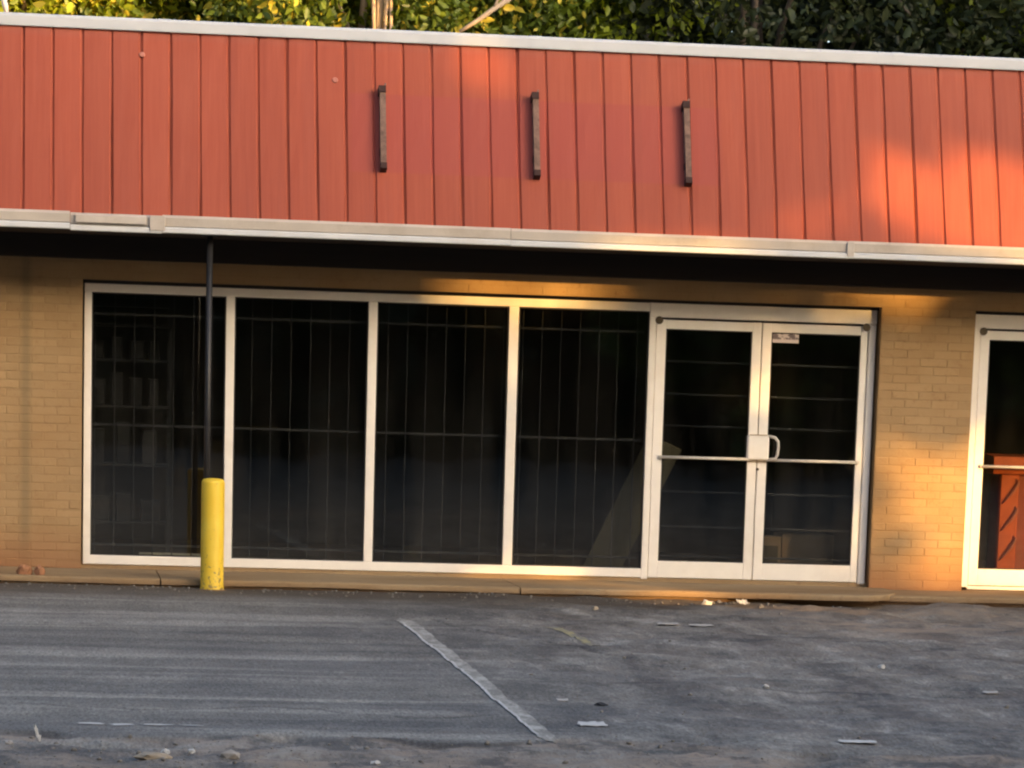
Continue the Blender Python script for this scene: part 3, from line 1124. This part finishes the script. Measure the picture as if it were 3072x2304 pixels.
def red_stand():
    r = empty('red_display_stand', (8.605, .24, 0))
    tag(r, 'dark red display stand with swirled ribs behind the rightmost glass door', 'display stand')
    MB().box(-.20, .34, -.10, .2, .0, 1.02, .02).build('body', 'red_stand_dark', r)
    MB().box(-.19, -.02, -.125, -.10, .03, 1.02, .01).build('front_panel', 'red_stand', r)
    MB().prism([(-.16, 1.02), (-.175, 1.06), (-.16, 1.17), (.2, 1.19), (.2, 1.02)], -.27, .36).build('cap', 'red_stand', r)
    MB().box(-.26, .34, -.15, .2, 0.0, .12, .01).build('plinth', 'red_stand', r)
    for z in (.36, .62, .86):
        pts = [(-.165, -.135, z - .10), (-.12, -.142, z - .05), (-.07, -.145, z + .01), (-.035, -.142, z + .07), (-.03, -.138, z + .10), (-.05, -.136, z + .115)]
        MB().tube(pts, [.006, .012, .016, .016, .011, .005], 8).build('swirl_rib', 'red_stand_rib', r)
    MB().tube([(-.235, -.152, .235 - .17), (-.235, -.16, .235 - .17)], .02, 10).build('button', 'paper', r)


red_stand()

# ------------------------------------------------------------------ post and bollard
pr = empty('canopy_post', (1.326, -1.20, 0))
tag(pr, 'thin black steel post from the canopy down into the yellow bollard', 'post')
MB().tube([(0, 0, .0), (0, 0, 2.78)], .0265, 14).build('shaft', 'post', pr)
MB().box(-.07, .07, -.06, .06, 2.776, 2.785, .002).build('top_plate', 'post', pr)

br = empty('yellow_bollard', (1.368, -1.47, GZ))
tag(br, 'short round yellow steel bollard at the kerb before the leftmost window', 'bollard')
MB().lathe([(.098, -.03), (.098, .02), (.0955, .03), (.0955, .872), (.092, .892), (.080, .905), (.05, .912), (.002, .915)], 36).build('pipe', 'yellow', br)
MB().lathe([(.125, -.03), (.122, .006), (.104, .012), (.099, .012)], 28).build('base_collar', 'walk', br)


# ------------------------------------------------------------------ rubble and litter
def lump(name, loc, r, mat, label, cat, sq=(1, 1, .6), seed=1, group=None, sub_=2, amp=.34):
    rr = random.Random(seed)
    b = MB()
    bmesh.ops.create_icosphere(b.bm, subdivisions=sub_, radius=1)
    for v in b.bm.verts:
        k = 1 + rr.uniform(-amp, amp)
        v.co = Vector((v.co.x * r * sq[0] * k, v.co.y * r * sq[1] * k, v.co.z * r * sq[2] * k))
    o = b.build(name, mat)
    o.location = (loc[0], loc[1], loc[2] + r * sq[2] * .55)
    return tag(o, label, cat, group)


def scrap(name, x, y, lx, ly, curl, label, mat='paper', seed=1, cat='litter', group='paper scraps on the asphalt', rot=0.0):
    rr = random.Random(seed)
    nx, ny = 6, 4
    b = MB()
    top, bot = [], []
    zs = gz(x, y)
    for j in range(ny + 1):
        for i in range(nx + 1):
            u, v = i / nx - .5, j / ny - .5
            ex = 1 + .25 * rr.uniform(-1, 1) * (abs(v) * 2)
            px = u * lx * ex
            py = v * ly * .65 * (1 + .3 * rr.uniform(-1, 1) * (abs(u) * 2))
            pz = .006 + curl * (v + .5) ** 2 + curl * .5 * rr.random() + curl * .4 * abs(u)
            top.append(b.bm.verts.new((px, py, pz)))
            bot.append(b.bm.verts.new((px, py, pz - .003)))
    W_ = nx + 1
    for j in range(ny):
        for i in range(nx):
            a = j * W_ + i
            b.bm.faces.new((top[a], top[a + 1], top[a + 1 + W_], top[a + W_]))
            b.bm.faces.new((bot[a], bot[a + W_], bot[a + 1 + W_], bot[a + 1]))
    ring = [i for i in range(W_)] + [j * W_ + nx for j in range(1, ny + 1)] + [ny * W_ + i for i in range(nx - 1, -1, -1)] + [j * W_ for j in range(ny - 1, 0, -1)]
    for p_, q_ in zip(ring, ring[1:] + ring[:1]):
        b.bm.faces.new((top[q_], top[p_], bot[p_], bot[q_]))
    o = b.build(name, mat)
    o.location = (x, y, zs)
    o.rotation_euler = (0, 0, rot)
    return tag(o, label, cat, group)


def gpt(x, y):
    return (x, y, gz(x, y))


lump('paper_ball', gpt(5.49, -1.62), .038, 'paper', 'crumpled white paper ball lying at the kerb below the double doors', 'litter', (1, .9, .9), 3)
scrap('paper_scrap', 5.80, -1.60, 0.094, 0.084, 0.030, 'curled cream paper scrap at the kerb right of the paper ball', seed=4, rot=.4)
lump('pebble', gpt(4.36, -2.85), .024, 'stone_tan', 'single pale pebble on the dark strip below the kerb', 'pebble', (1, 1, .8), 5)
scrap('paper_scrap', 4.68, -4.45, 0.158, 0.140, 0.007, 'flat pale green tinted scrap, left one of a pair below the doors', 'paper_grey', 6)
scrap('paper_scrap', 4.93, -4.50, 0.187, 0.112, 0.007, 'flat pale scrap, right one of a pair below the doors', 'paper_grey', 7)
scrap('paper_scrap', 2.875, -12.72, 0.151, 0.154, 0.010, 'long flat white scrap right of the parking line foot', 'paper', 8)
scrap('paper_scrap', 2.94, -11.15, 0.065, 0.084, 0.007, 'small grey scrap right of the parking line, above the dark chip', 'paper_grey', 9)
lump('tar_chip', gpt(3.115, -11.45), .032, 'tar', 'black tar chip lying right of the parking line', 'tar chip', (1.3, .7, .35), 10)
lump('white_pebble', gpt(5.46, -8.3), .022, 'paper', 'bright white pebble in the middle of the right hand asphalt', 'pebble', (1.1, 1, .7), 11)
lump('white_pebble', gpt(4.32, -10.15), .017, 'paper', 'tiny white pebble left of the brighter one on the asphalt', 'pebble', (1, 1, .8), 12)
scrap('paper_scrap', 4.19, -13.3, 0.187, 0.098, 0.006, 'long narrow white strip on the asphalt at lower right', 'paper', 13)
scrap('paper_scrap', 5.70, -10.2, 0.094, 0.098, 0.006, 'short grey white strip near the right edge of the lot', 'paper_grey', 14)
scrap('paper_shard', -0.03, -14.05, 0.040, 0.04, 0.06, 'upright white shard at the lower left corner of the lot', 'paper', 15, rot=1.2)
lump('white_pebble', gpt(-0.165, -14.15), .018, 'paper_grey', 'pale pebble left of the upright white shard', 'pebble', (1.2, 1, .8), 16)
lump('white_pebble', gpt(0.58, -14.15), .019, 'paper', 'white pebble at the rubble edge, left of a similar pair', 'pebble', (1.2, 1, .8), 17)
lump('white_pebble', gpt(0.705, -14.2), .017, 'paper', 'white pebble at the rubble edge, right of a similar pair', 'pebble', (1, 1, .8), 18)
lump('stone_chunk', gpt(0.51, -14.6), .06, 'stone_tan', 'flat tan stone chunk in the rubble at the bottom edge', 'stone', (1.5, 1, .4), 19, None, 2, .18)
lump('stone_chunk', gpt(0.88, -14.5), .04, 'stone', 'grey wedge of stone right of the tan stone chunk', 'stone', (1.3, 1, .6), 20, None, 1, .25)
lump('stone_chunk', gpt(1.19, -14.5), .035, 'stone', 'grey stone between the rubble and the lone white pebble', 'stone', (1.5, 1, .5), 21, None, 1, .25)
lump('white_pebble', gpt(1.55, -14.72), .018, 'paper', 'lone white pebble at the bottom edge of the lot', 'pebble', (1.1, 1, .8), 22)
# orange clay bits at the foot of the left pier
lump('clay_chunk', (-.04, -1.24, .0), .055, 'clay', 'smaller orange clay chunk on the walk before the left pier', 'rubble', (.8, .7, .95), 33, None, 2, .22)
lump('clay_chunk', (-.165, -1.22, .0), .07, 'clay', 'larger broken orange clay chunk on the walk left of the smaller one', 'rubble', (.9, .7, .8), 31, None, 2, .2)

# loose gravel
def gravel():
    base = MB()
    bmesh.ops.create_icosphere(base.bm, subdivisions=1, radius=1)
    bv = np.array([v.co[:] for v in base.bm.verts])
    base.bm.verts.ensure_lookup_table()
    bf = np.array([[v.index for v in f.verts] for f in base.bm.faces])
    base.bm.free()
    P = []
    while len(P) < 2600:
        u = random.random()
        if u < .5:
            x, y = random.uniform(-.7, 5.5), random.uniform(-15.2, -12.9)
            if y > float(edge_y(np.array([x]))[0]) + .05 or x > 2.2 and random.random() < .6:
                continue
            r = random.uniform(.002, .007) * (1 + 1.8 * (random.random() < .07))
        elif u < .9:
            x, y = random.uniform(2.9, 8.5), random.uniform(-15, -2)
            r = random.uniform(.002, .006) * (1 + 1.5 * (random.random() < .03))
        else:
            x, y = random.uniform(-.8, 9), WALK_Y - abs(random.gauss(0, .22)) - .02
            r = random.uniform(.004, .014)
            if x > 5.5: r *= 1.4
        P.append((x, y, r))
    P = np.array(P)
    z = ground_height(P[:, 0], P[:, 1])[0]
    n = len(P)
    S = rng.uniform(.6, 1.3, (n, 1, 3)) * np.array([1, 1, .7])
    J = 1 + rng.uniform(-.22, .22, (n, len(bv), 1))
    V = bv[None] * J * S * P[:, 2][:, None, None]
    a = rng.uniform(0, 6.28, n)
    c_, s_ = np.cos(a)[:, None], np.sin(a)[:, None]
    V = np.stack([V[..., 0] * c_ - V[..., 1] * s_, V[..., 0] * s_ + V[..., 1] * c_, V[..., 2]], -1)
    V += np.stack([P[:, 0], P[:, 1], z + P[:, 2] * .35], -1)[:, None]
    F = bf[None] + (np.arange(n) * len(bv))[:, None, None]
    me = np_mesh('gravel', V.reshape(-1, 3), F.reshape(-1), 3, 'stone')
    o = link(bpy.data.objects.new('gravel', me))
    tag(o, 'loose grit and gravel scattered over the asphalt', 'gravel', kind='stuff')


gravel()

# pale slanted flashing standing on the roof at the left
vp = empty('roof_flashing', (-.415, 1.9, ZT - .02))
tag(vp, 'pale slanted metal strip standing on the roof at the far left', 'flashing')
MB().prism([(0, 0), (.02, 0), (.02, .30), (0, .30)], -.05, .05).build('base', 'vent', vp)
b = MB()
b.tube([(.07, .01, .30), (.045, .01, .42), (.02, .01, .52), (-.01, .01, .64)], [.016, .026, .026, .012], 8)
b.build('strip', 'vent', vp)


# ------------------------------------------------------------------ trees
def leaf_cloud(cent, sig, per, size, aspect, rg, flat=0.0):
    """cent: clump centres (n,3); returns verts, faces, tone for diamond leaves with a folded midrib"""
    n = len(cent)
    m = n * per
    c = np.repeat(cent, per, 0)
    d = rg.normal(0, 1, (m, 3))
    d /= np.linalg.norm(d, axis=1, keepdims=True)
    p = c + d * (rg.random((m, 1)) ** .45) * np.repeat(sig, per)[:, None]
    return p, np.repeat(np.arange(n), per)


def leaves_mesh(name, p, cid, size, aspect, mat, rg, tone_c):
    m = len(p)
    ax = rg.normal(0, 1, (m, 3)) + np.array([0, 0, -.35])
    ax /= np.linalg.norm(ax, axis=1, keepdims=True)
    h = rg.normal(0, 1, (m, 3))
    w = np.cross(ax, h)
    w /= np.linalg.norm(w, axis=1, keepdims=True)
    nrm = np.cross(ax, w)
    L = size * (.45 + 1.05 * rg.random((m, 1)) ** 1.5)
    Wd = L * aspect
    def pt(u, v, lift):
        return p + ax * (L * u) + w * (Wd * v) + nrm * (L * lift)
    V = np.stack([pt(-.5, 0, 0), pt(-.22, -.42, .09), pt(.16, -.40, .07), pt(.5, 0, -.06), pt(.16, .40, .07), pt(-.22, .42, .09)], 1).reshape(-1, 3)
    i = np.arange(m)[:, None] * 6
    F = np.concatenate([i, i + 1, i + 2, i, i + 2, i + 3, i, i + 3, i + 4, i, i + 4, i + 5], 1).reshape(-1)
    tone = np.clip(tone_c[cid] + rg.normal(0, .16, m), 0, 1)
    return np_mesh(name, V, F, 3, mat, {'tone': np.repeat(tone, 6)})


def make_tree(name, label, x, y, h, rad, zc, zr, nclump, per, size, mat, bark, seed, group, gap=None, aspect=.55, clump=.55, trunk_r=.16, lean=(0, 0), second=None):
    rg = np.random.default_rng(seed)
    rr = random.Random(seed)
    root = empty(name, (x, y, GZ))
    tag(root, label, 'tree', group)
    c = []
    while len(c) < nclump:
        q = rg.uniform(-1, 1, 3)
        l = np.linalg.norm(q)
        if l > 1 or l < .25 * rg.random():
            continue
        f = 1 + .22 * math.sin(3 * math.atan2(q[1], q[0]) + seed) + .12 * math.sin(7 * q[2] + seed)
        c.append((q[0] * rad * f + lean[0], q[1] * rad * f + lean[1], zc - GZ + q[2] * zr))
    c = np.array(c)
    sig = rg.uniform(.6, 1.25, len(c)) * clump
    p, cid = leaf_cloud(c, sig, per, size, aspect, rg)
    keep = p[:, 2] > .15
    if gap is not None:
        keep &= gap(p + np.array([x, y, GZ]), rg)
    p, cid = p[keep], cid[keep]
    tone = rg.random(len(c))
    me = leaves_mesh('crown', p, cid, size, aspect, mat, rg, tone)
    crown = link(bpy.data.objects.new('crown', me), root)
    if second:
        sel = rg.random(len(p)) < second[1]
        p2 = p[sel] + rg.normal(0, .12, (sel.sum(), 3))
        me2 = leaves_mesh('bright_leaves', p2, cid[sel], size * 1.1, aspect, second[0], rg, tone)
        link(bpy.data.objects.new('bright_leaves', me2), crown)
    t = MB()
    top = Vector((lean[0] * .8, lean[1] * .8, min(h * .9, zc + zr * .6)))
    pts = [Vector((0, 0, -.1))]
    for k in range(1, 8):
        s = k / 7
        pts.append(Vector((top.x * s + rr.uniform(-.1, .1) * rad * .25, top.y * s + rr.uniform(-.1, .1) * rad * .25, top.z * s)))
    t.tube(pts, [trunk_r * (1.25 if k == 0 else 1 - .75 * k / 7) for k in range(8)], 10)
    for k in range(10):
        e = Vector(c[rr.randrange(len(c))])
        s = pts[rr.randrange(2, 7)]
        mid = (s + e) / 2 + Vector((rr.uniform(-.2, .2), rr.uniform(-.2, .2), rr.uniform(0, .3)))
        t.tube([s, mid, e], [trunk_r * .42, trunk_r * .26, trunk_r * .1], 7)
    t.build('trunk', bark, root)
    return root


# the row right behind the shop
G1 = 'trees behind the shop'
make_tree('yellow_tree', 'yellow green sunlit tree over the left end of the roof', -.2, 11.6, 8.2, 2.6, 6.2, 2.5, 270, 170, .115, 'leaf_yellow', 'bark', 101, G1, second=('leaf_gold', .22))
make_tree('yellow_tree', 'gold flecked tree with pale trunk left of the roof centre', 3.55, 10.6, 8.4, 2.3, 6.4, 2.5, 240, 170, .11, 'leaf_green', 'bark_pale', 102, G1, gap=lambda p, rg: ~((np.abs(p[:, 0] - 3.47) < .24) & (p[:, 1] < 10.7)), second=('leaf_gold', .14), trunk_r=.10)
bright = make_tree('bright_tree', 'bright green tree with a slanting pale limb above the roof centre', 5.2, 12.0, 8.6, 2.2, 6.2, 2.4, 240, 170, .11, 'leaf_yellow', 'bark_pale', 103, G1, trunk_r=.12)
make_tree('dark_tree', 'dark green shaded tree right of the bright one above the roof', 8.3, 11.8, 9.5, 2.7, 6.6, 3.0, 260, 85, .14, 'leaf_dark', 'bark', 104, G1)
make_tree('dark_tree', 'dark green tree with lighter flecks over the right end of the roof', 12.0, 11.4, 9.5, 2.6, 6.4, 3.0, 240, 85, .14, 'leaf_dark', 'bark', 105, G1, second=('leaf_yellow', .16))
make_tree('yellow_tree', 'yellowish tree beyond the left edge of the roof', -4.8, 12.0, 8.4, 2.7, 6.2, 2.6, 150, 50, .22, 'leaf_green', 'bark', 106, G1)
make_tree('dark_tree', 'dark tree beyond the right edge of the roof', 16.4, 12.2, 9.2, 2.8, 6.3, 3.0, 130, 50, .22, 'leaf_dark', 'bark', 107, G1)
make_tree('pale_sapling', 'thin pale sapling trunk rising behind the roof left of its centre', 3.60, 9.35, 8.4, .7, 7.6, .8, 30, 60, .11, 'leaf_green', 'bark_pale', 108, G1, clump=.3, trunk_r=.075)
for k in range(9):
    make_tree('wood_tree', 'tall dark tree in the wood behind the shop', -12 + 4.2 * k, 18.5 + (k % 2) * 2.4, 13, 3.2, 6.6, 5.8, 150, 45, .38, 'leaf_dark', 'bark', 130 + k, 'trees of the wood behind the shop', clump=.9)
# a pale limb crossing the gap over the roof centre
lb = MB()
lb.tube([(0, 0, 0), (.20, -.02, .13), (.36, -.03, .25), (.52, 0, .36), (.9, .2, .72), (1.0, 1.6, 1.2), (.8, 3.4, 1.6)], [.020, .024, .027, .030, .034, .042, .055], 8)
lb.tube([(.36, -.03, .25), (.42, -.06, .40), (.46, -.05, .62)], [.018, .013, .008], 7)
o = lb.build('limb', 'bark_pale', bright)
o.location = (4.40 - 5.2, 8.6 - 12.0, 5.36 - GZ)

# unseen shade trees toward the sun, crowns cut along its rays for warm patches
HOLES = [  # plane y, centre x, centre z, half width, half height, how open
    (-1.05, 7.55, 3.24, 1.1, 0.56, 1.0),
    (-1.0, 8.2, 3.0, 0.6, 0.3, .97),
    (-.85, 3.75, 4.28, .42, .22, .92),
    (-1.2, 6.1, 3.0, .5, .12, .6),
    (0, 4.0, 2.45, .85, .17, 1.0),
    (0, 4.0, 1.9, .10, .6, .85),
    (0, 8.15, .60, 1.05, .80, 1.0),
    (0, 9.0, .60, .9, .75, 1.0),
    (-1.35, 5.40, -.02, .95, .42, 1.0),
    (0, 6.25, 1.55, .16, .65, .85),
    (0, 6.95, .12, .4, .15, .8),
    (0, 2.6, 1.2, 2.9, 1.1, .72),
    (0, 6.3, 1.2, 1.3, 1.1, .70),
]
sd = np.array(SUN_DIR[:])


def gap(p, rg):
    keep = np.ones(len(p), bool)
    for (py, cx, cz, hw, hh, op) in HOLES:
        t = (py - p[:, 1]) / sd[1]
        q = p + t[:, None] * sd * 1.0
        d = np.sqrt(((q[:, 0] - cx) / (hw + .22)) ** 2 + ((q[:, 2] - cz) / (hh + .20)) ** 2)
        keep &= ~(rg.random(len(p)) < op * np.clip((1.55 - d) / .95, 0, 1))
    return keep


SH = 40.0
hx, hy = math.sin(SUN_AZ), -math.cos(SUN_AZ)
px_, py_ = math.cos(SUN_AZ), math.sin(SUN_AZ)
G2 = 'shade trees across the lot'
for k, (pc, top, rad) in enumerate([(-15, 11.0, 3.3), (-11, 10.6, 3.2), (-7, 10.8, 3.2), (-3.2, 11.2, 3.0), (-.6, 11.2, 2.6), (1.9, 11.3, 2.6), (4.4, 11.2, 2.6), (7.0, 11.0, 2.6), (13.4, 15.0, 2.7), (18.4, 10.5, 3.2)]):
    d = SH + (k % 2) * 3.0
    x, y = hx * d + px_ * pc, hy * d + py_ * pc
    make_tree('shade_tree', 'unseen leafy tree across the lot, crown cut to set sun and shade on the shopfront', x, y, top, rad, top / 2 + .1, top / 2 + .1, 430, 38, .46, 'leaf_green', 'bark', 160 + k, G2, gap=gap, clump=.85, aspect=.7, trunk_r=.22)
hd = empty('added_hedge', (8, -49.5, GZ))  # unseen hedge, added so the panes reflect no low sky
tag(hd, 'unseen hedge added across the street to darken the glass reflections', 'hedge')
_rg = np.random.default_rng(77)
_p = np.stack([_rg.uniform(-34, 42, 24000), _rg.normal(0, .5, 24000), 5.0 * _rg.random(24000) ** 1.1], -1)
_me = leaves_mesh('foliage', _p, np.zeros(24000, int), .7, .7, 'leaf_dark', _rg, np.array([.4]))
link(bpy.data.objects.new('foliage', _me), hd)
G3 = 'unseen light-blocking trees across the street'
for k, (x, y) in enumerate(((23.5, -2.5), (25.0, -9.0))):  # unseen trees added on the right to darken the wall top
    make_tree('added_side_tree', 'unseen dark tree added right of the lot to block side light', x, y, 14, 3.8, 7.2, 7.0, 200, 30, .85, 'leaf_dark', 'bark', 250 + k, 'light-blocking trees added right of the lot', clump=1.2, aspect=.7, trunk_r=.28)
for k in range(5):  # unseen trees added on the left to darken the wall top
    make_tree('added_lot_tree', 'unseen dark tree added left of the lot to block side light', -19 - (k % 2) * 2, -8 - 7.5 * k, 15, 4.0, 7.8, 7.7, 200, 30, .9, 'leaf_dark', 'bark', 230 + k, 'light-blocking trees added left of the lot', clump=1.2, aspect=.7, trunk_r=.28)
for k in range(12):  # unseen row placed to darken the panes and the wall top
    make_tree('blocking_street_tree', 'unseen dark tree across the street, set to darken the glass and wall top', -23 + 5.6 * k, -52 - (k % 2) * 3.0, 19, 4.2, 9.4, 9.4, 330, 34, 1.0, 'leaf_dark', 'bark', 190 + k, G3, clump=1.3, aspect=.7, trunk_r=.3)
